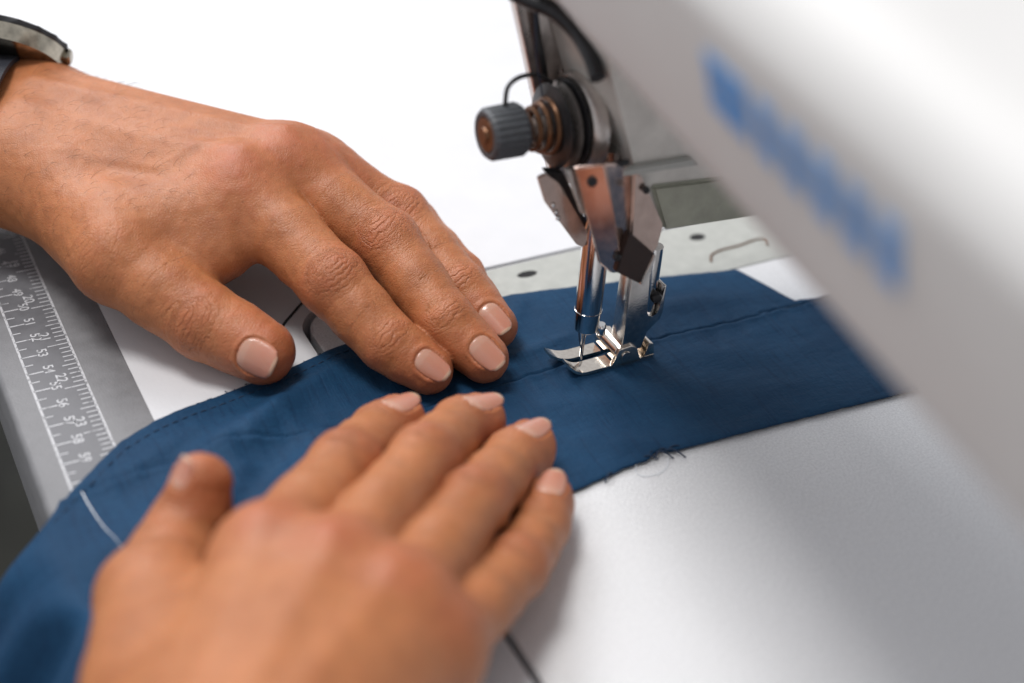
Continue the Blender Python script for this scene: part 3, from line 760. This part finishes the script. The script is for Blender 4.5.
    def detail(s, strength=1.0, veins=()):
        p, nrm = s.pos, s.nor; N = len(p); disp = np.zeros(N); red = np.zeros(N); s.at = {q: np.zeros(N) for q in ('ks', 'kt', 'kw', 'fw', 'er')}
        wob = np.array([mnoise.noise(Vector(q * .33)) for q in p]); wob2 = np.array([mnoise.noise(Vector(q * .85 + 7)) for q in p])
        wob3 = np.array([mnoise.noise(Vector(q * .22 + 31)) for q in p])
        for nm, D in s.dig.items():
            J, R = D['J'], D['R']
            for ji, (lam, amp, env, bulge) in ((1, (2.0, .36, 7.5, .45)), (2, (1.7, .28, 4.6, .2))):
                if nm == 'thumb' and ji == 1: lam, amp, env, bulge = 2.6, .15, 9, .2
                if nm == 'thumb' and ji == 2: lam, amp, env, bulge = 2.0, .36, 7.5, .4
                a = unit(unit(J[ji + 1] - J[ji]) + unit(J[ji] - J[ji - 1])); n = perp(D['hint'], a); b = np.cross(a, n)
                q = p - J[ji]; sel = np.einsum('ij,ij->i', q, q) < (R[ji] * 2.4) ** 2
                q = q[sel]; sa, ta, na = q @ a, q @ b, q @ n
                dors = np.clip((nrm[sel] @ n + .15) / .75, 0, 1); dors = dors * dors * (3 - 2 * dors)
                own = np.clip(1.6 - np.abs(s.digit(nm, p[sel])), 0, 1)
                wgt = np.exp(-(sa / env) ** 2 - (ta / (R[ji] * .85)) ** 2) * dors * own
                disp[sel] += strength * bulge * np.exp(-(sa / (env * .75)) ** 2 - (ta / (R[ji] * .8)) ** 2) * dors * own
                fwt = dors * own; wv = wgt * (amp / .36)
                ix = np.flatnonzero(sel); up = fwt > s.at['fw'][ix] * .999
                near_j = np.abs(sa) < .52 * (np.linalg.norm(J[ji + 1] - J[ji]) if True else 0) + 2
                take = (wv > s.at['kw'][ix]) | ((s.at['kw'][ix] < .03) & up & near_j)
                for q_, v_ in (('ks', sa), ('kt', ta), ('kw', wv), ('fw', fwt), ('er', np.full(len(sa), R[ji] * (.62 if ji == 1 or nm == 'thumb' else .48)))): s.at[q_][ix[take]] = v_[take]
                red[sel] = np.maximum(red[sel], (.46 if ji == 1 else .32) * (.3 if nm == 'thumb' and ji == 1 else 1) * np.exp(-(sa / (env * .9)) ** 2) * dors * own)
            # fingertip warmth
            q = p - J[3]; dd = np.exp(-(np.linalg.norm(q, axis=1) / (R[3] * 1.7)) ** 4); red = np.maximum(red, .6 * dd)
            if nm != 'thumb':
                q = p - (J[0] + perp(D['hint'], unit(J[1] - J[0])) * R[0]); r2 = (q * q).sum(1)
                disp += strength * .9 * np.exp(-r2 / 70.); red = np.maximum(red, .8 * np.exp(-r2 / 110.))
        # tendons and veins on the back of the hand
        for pts, h, wd in veins:
            pts = [V(*q) for q in pts]; best = np.full(N, 1e9)
            for a0, b0 in zip(pts, pts[1:]):
                ab = b0 - a0; t = np.clip(((p - a0) @ ab) / (ab @ ab), 0, 1); best = np.minimum(best, np.linalg.norm((p - a0 - t[:, None] * ab)[:, :2], axis=1))
            disp += h * np.exp(-((best + .8 * wob) / wd) ** 2) * np.clip(nrm[:, 2] * 1.5, 0, 1)
        disp += .13 * wob + .03 * wob2
        # broad cross-lines in the skin
        disp -= strength * .04 * np.clip(np.sin((p[:, 0] * .8 - p[:, 1] * .5 + p[:, 2] * .4) * 2.9 + 4 * wob), 0, 1) ** 3
        p2 = p + nrm * disp[:, None]
        # nail beds
        s.nails = []
        for nm in s.dig:
            F = s.nail_frame(nm); s.nails.append(F)
            q = p2 - F['tip']; sv = q @ F['a']; t = q @ F['b']; nn = q @ F['n']; ph = np.arctan2(t, nn); rho = np.hypot(t, nn)
            arc = ph * F['rho0']; u = arc / (F['W'] / 2); v = (sv - F['s0']) / F['L'] * 2 - 1
            reg = (np.abs(u) ** 2.4 + np.abs(v) ** 2.4) ** (1 / 2.4)
            near = (np.linalg.norm(q, axis=1) < F['r'] * 2.6) & (nn > 0) & (np.abs(s.digit(nm, p)) < 1.2)
            dist = (reg - 1) * F['W'] * .5
            surf = F['rho0'] + F['slope'] * (sv - F['s0'])
            ins = near & (reg < 1.02) & (rho > surf - 3)
            tgt = surf - .42; over = np.maximum(rho - tgt, 0) * ins
            rim = near * np.exp(-((dist - .75) / .75) ** 2) * .26 * np.clip(1.25 - np.clip(v, -1, 1.3) * .9, 0, 1) * (reg > .95)
            rd = q - F['a'] * sv[:, None]; rd = rd / np.maximum(np.linalg.norm(rd, axis=1), 1e-6)[:, None]
            p2 = p2 - rd * over[:, None] + rd * rim[:, None]
        s.p2 = p2; s.red = np.clip(red + .25 * np.clip(wob, -1, 1), 0, 1)
    def build(s, name, mat, label, cat, loc):
        me = bpy.data.meshes.new(name)
        loc = V(*loc)
        me.from_pydata(((s.p2 - loc) * MM).tolist(), [], s.quads.tolist()); me.update()
        s.at['red'] = s.red
        for q_, v_ in s.at.items():
            at = me.attributes.new(q_, 'FLOAT', 'POINT'); at.data.foreach_set('value', v_.astype(np.float32))
        me.polygons.foreach_set('use_smooth', [True] * len(me.polygons)); me.materials.append(mat)
        o = bpy.data.objects.new(name, me); C.objects.link(o); o.location = Vector(loc) * MM
        tag(o, label, cat)
        for F in s.nails:
            nu, nvv = 14, 18; vs, fs, run, sd = [], [], [], []
            for side in (0, 1):
                for j in range(nvv + 1):
                    for i in range(nu + 1):
                        uu = (i / nu * 2 - 1); vv = (j / nvv * 2 - 1)
                        # squircle mapping to the nail outline
                        m = max(abs(uu), abs(vv)); k = (abs(uu) ** 2.4 + abs(vv) ** 2.4) ** (1 / 2.4)
                        f = m / k if k > 1e-6 else 1
                        f = f if vv < 0 else 1 - (1 - f) * .75
                        u, v = uu * f, vv * f
                        sv = F['s0'] + (v + 1) / 2 * F['L'] + (0.35 if v > .9 else 0); ph = u * F['W'] / 2 / F['rho0']
                        rho = F['rho0'] + F['slope'] * (sv - F['s0']) - side * .4 - .12 + .25 * (1 - u * u) * 0.6 - (.35 * max(0, -v - .8) / .2) * 0.6
                        vs.append((F['tip'] + F['a'] * sv + (F['n'] * math.cos(ph) + F['b'] * math.sin(ph)) * rho - loc) * MM)
                        run.append((v + 1) / 2); sd.append(u)
            K = (nu + 1) * (nvv + 1)
            for j in range(nvv):
                for i in range(nu):
                    a = j * (nu + 1) + i; fs.append((a, a + 1, a + nu + 2, a + nu + 1)); fs.append((K + a, K + a + nu + 1, K + a + nu + 2, K + a + 1))
            edge = [i for i in range(nu + 1)] + [j * (nu + 1) + nu for j in range(1, nvv + 1)] + [nvv * (nu + 1) + i for i in range(nu - 1, -1, -1)] + [j * (nu + 1) for j in range(nvv - 1, 0, -1)]
            for a, b in zip(edge, edge[1:] + edge[:1]): fs.append((a, K + a, K + b, b))
            nm = bpy.data.meshes.new('fingernail'); nm.from_pydata([tuple(q) for q in vs], [], fs); nm.update()
            at = nm.attributes.new('nail_run', 'FLOAT', 'POINT'); at.data.foreach_set('value', run)
            at = nm.attributes.new('nail_side', 'FLOAT', 'POINT'); at.data.foreach_set('value', sd)
            nm.polygons.foreach_set('use_smooth', [True] * len(nm.polygons)); nm.materials.append(M['nail'])
            q = bpy.data.objects.new('fingernail', nm); C.objects.link(q); q.parent = o
        return o

Z = lambda v, dz: V(v[0], v[1], v[2] + dz)
# far hand (the operator's left), coming in from the left
Ld = {'index': ([P(243, 190, 36), P(333, 282, 24), P(388, 342, 13.5), P(429, 370, 8.4)], (11.8, 9.9, 8.3, 6.5)),
      'middle': ([P(286, 170, 37), P(386, 242, 26), P(446, 322, 15), P(484, 358, 8.8)], (11.8, 9.9, 8.4, 6.8)),
      'ring': ([P(312, 174, 33), P(399, 217, 23), P(460, 288, 14), P(494, 326, 8.6)], (11.0, 9.4, 7.9, 6.6)),
      'little': ([P(335, 192, 26), P(412, 226, 17), P(460, 276, 12), P(490, 318, 8.0)], (9.8, 8.2, 7.2, 6.0))}
LT = [P(62, 190, 27), P(118, 258, 25), P(206, 322, 14.5), P(262, 352, 11)]
wr = [P(28, 160, 30), P(40, 125, 36), P(52, 112, 35), P(60, 118, 28)]
arm0 = [P(20, 165, 30), P(28, 112, 34)]
ad = V(-90, 48, 4)
L = Hand(Ld, wr, (15, 15, 14, 13), [(arm0[0], arm0[0] + ad), (arm0[1], arm0[1] + ad), (arm0[0] * .5 + arm0[1] * .5 - V(0, 0, 5), arm0[0] * .5 + arm0[1] * .5 + ad - V(0, 0, 4))],
         [(17, 19), (16.5, 19), (17, 20)], LT, (15, 13.0, 10.8, 8.9), (-.45, -.80, .42), unit(-.6 * CF + V(0, 0, .4)),
         extra=[(P(125, 225, 30), P(215, 212, 33), 11, 10), (P(160, 238, 26), P(222, 222, 30), 9, 8), (P(178, 262, 22), P(212, 246, 26), 8, 7), (P(192, 272, 20), P(226, 255, 25), 7, 6)], webf=.14, thin=.93, kp=5.0)
L.mesh(.56, (-190, -18, -4), (-5, 190, 62))
tend = [([Z(wr[i], 14), Z(Ld[k][0][0], 11)], h, wd) for i, k, h, wd in ((0, 'index', .7, 3.2), (1, 'middle', .8, 3.0), (2, 'ring', .5, 3.0))]
tend += [([P(60, 150, 44), P(110, 150, 46), P(160, 160, 46), P(200, 150, 46), P(235, 150, 46)], .35, 1.7), ([P(90, 110, 46), P(140, 128, 47), P(190, 135, 47), P(250, 140, 48)], .3, 1.6)]
L.detail(1.0, tend)
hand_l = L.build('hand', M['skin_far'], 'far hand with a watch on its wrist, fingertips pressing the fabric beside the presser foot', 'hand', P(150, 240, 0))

# near hand (the operator's right), coming in from the bottom of the picture
Rd = {'index': ([P(266, 560, 32), P(345, 467, 23), P(380, 434, 12.2), P(399, 421, 11.4)], (10.6, 8.8, 7.9, 7.2)),
      'middle': ([P(332, 578, 35), P(424, 459, 25), P(460, 428, 12.8), P(479, 420, 11.8)], (10.2, 8.3, 7.8, 7.3)),
      'ring': ([P(394, 610, 33), P(476, 501, 23), P(513, 459, 12.3), P(530, 446, 11.4)], (9.8, 8.0, 7.5, 7.0)),
      'little': ([P(434, 648, 27), P(516, 568, 16.5), P(541, 526, 10.0), P(550, 500, 9.4)], (8.8, 7.3, 6.8, 6.2))}
RT = [P(165, 690, 20), P(154, 598, 17), P(184, 530, 18), P(198, 478, 30)]
wrR = [P(190, 790, 36), P(225, 800, 42), P(265, 810, 41), P(300, 800, 34)]
arm1 = [P(205, 830, 38), P(290, 830, 38)]
adR = V(-50, -110, 10)
tn = unit(-.60 * CR + .20 * CU - .75 * CF)
Rh = Hand(Rd, wrR, (16, 16, 15, 14), [(arm1[0], arm1[0] + adR), (arm1[1], arm1[1] + adR)], [(17, 20), (17, 20)], RT, (15, 12, 8.4, 5.8), tuple(tn), (0, 0, 1), webf=.06, thin=.93, kp=4.5, pulp=2.4, nl=(1.75, 1.44))
Rh.mesh(.85, (-205, -215, -4), (-22, 10, 66))
tend = [([Z(wrR[i], 14), Z(Rd[k][0][0], 11)], h, wd) for i, k, h, wd in ((0, 'index', .5, 3.4), (1, 'middle', .7, 3.2), (2, 'ring', .6, 3.2))]
Rh.detail(1.0, tend)
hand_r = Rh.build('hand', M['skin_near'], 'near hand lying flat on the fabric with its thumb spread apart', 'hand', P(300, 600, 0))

def hairs(hand, parent, pick, n, along, loc):
    rng = np.random.default_rng(3); ok = np.flatnonzero(pick(hand.p2, hand.nor)); bm = BM(); loc = V(*loc)
    for i in rng.choice(ok, n):
        p, nr = hand.p2[i], hand.nor[i]; d = unit(along + rng.normal(0, .45, 3)); d = perp(d, nr); l = rng.uniform(2.5, 6.0)
        pts = [p - loc, p + d * l * .35 + nr * l * .22 - loc, p + d * l * .75 + nr * l * .28 - loc, p + d * l + nr * l * .2 - loc]
        tube(bm, pts, [.030, .028, .022, .010], 3)
    o = obj('body_hair', bm, M['hair']); o.parent = parent; o['kind'] = 'stuff'
    return o
hairs(L, hand_l, lambda p, n: (p[:, 0] < -96) & (n[:, 2] > .05) & (p[:, 1] > 62), 520, V(.75, -.55, 0), P(150, 240, 0))

# ------------------------------------------------------------------ wristwatch on the far wrist
wc = (arm0[0] + arm0[1]) / 2 + unit(ad) * 11.5
wa = unit(ad); ws = unit(arm0[1] - arm0[0]); ws = perp(ws, wa); wn = np.cross(wa, ws); wn = wn if wn[2] > 0 else -wn
watch = thing('wristwatch', 'steel wristwatch on a dark strap round the far wrist', 'watch', wc)
bm = BM(); ring = []
for k in range(48):
    t = 2 * math.pi * k / 48
    c, s_ = math.cos(t), math.sin(t); d = ws * c * 27.5 + wn * (s_ * 20.5 + 1)
    ring.append([bm.verts.new(wc + d * f + wa * h) for f, h in ((1, -8), (1.07, -8), (1.07, 8), (1, 8))])
for k in range(48):
    a, b = ring[k], ring[(k + 1) % 48]
    for i in range(4): bm.faces.new((a[i], b[i], b[(i + 1) % 4], a[(i + 1) % 4]))
obj('strap', bm, M['strap'], watch)
wd = unit(wn * .55 + ws * .85); wb = wc + wn * 12.5 + ws * 20.5
bm = BM(); lathe(bm, wb, wd, [(0, 17), (1, 19.5), (5, 20.5), (7.5, 20.5), (9, 18.5), (9.2, 17)], 48, hint=tuple(wa)); case = obj('case', bm, M['gold_steel'], watch)
bm = BM(); lathe(bm, wb + wd * 8.9, wd, [(0, 17), (.8, 16.6), (1.3, 8)], 40); obj('crystal', bm, M['glass'], case)
bm = BM(); lathe(bm, wb + wd * 6.2, wd, [(0, 20.7), (.4, 21.0), (1.6, 21.0), (2.0, 20.2)], 60, ribs=20, rib=.35, rib_range=(1, 2)); obj('bezel', bm, M['dark'], case)
bm = BM(); lathe(bm, wb + wd * 5 - wa * 18, -wa, [(0, 2.2), (3.4, 2.6), (4, 2)], 20); obj('crown', bm, M['gold_steel'], case)
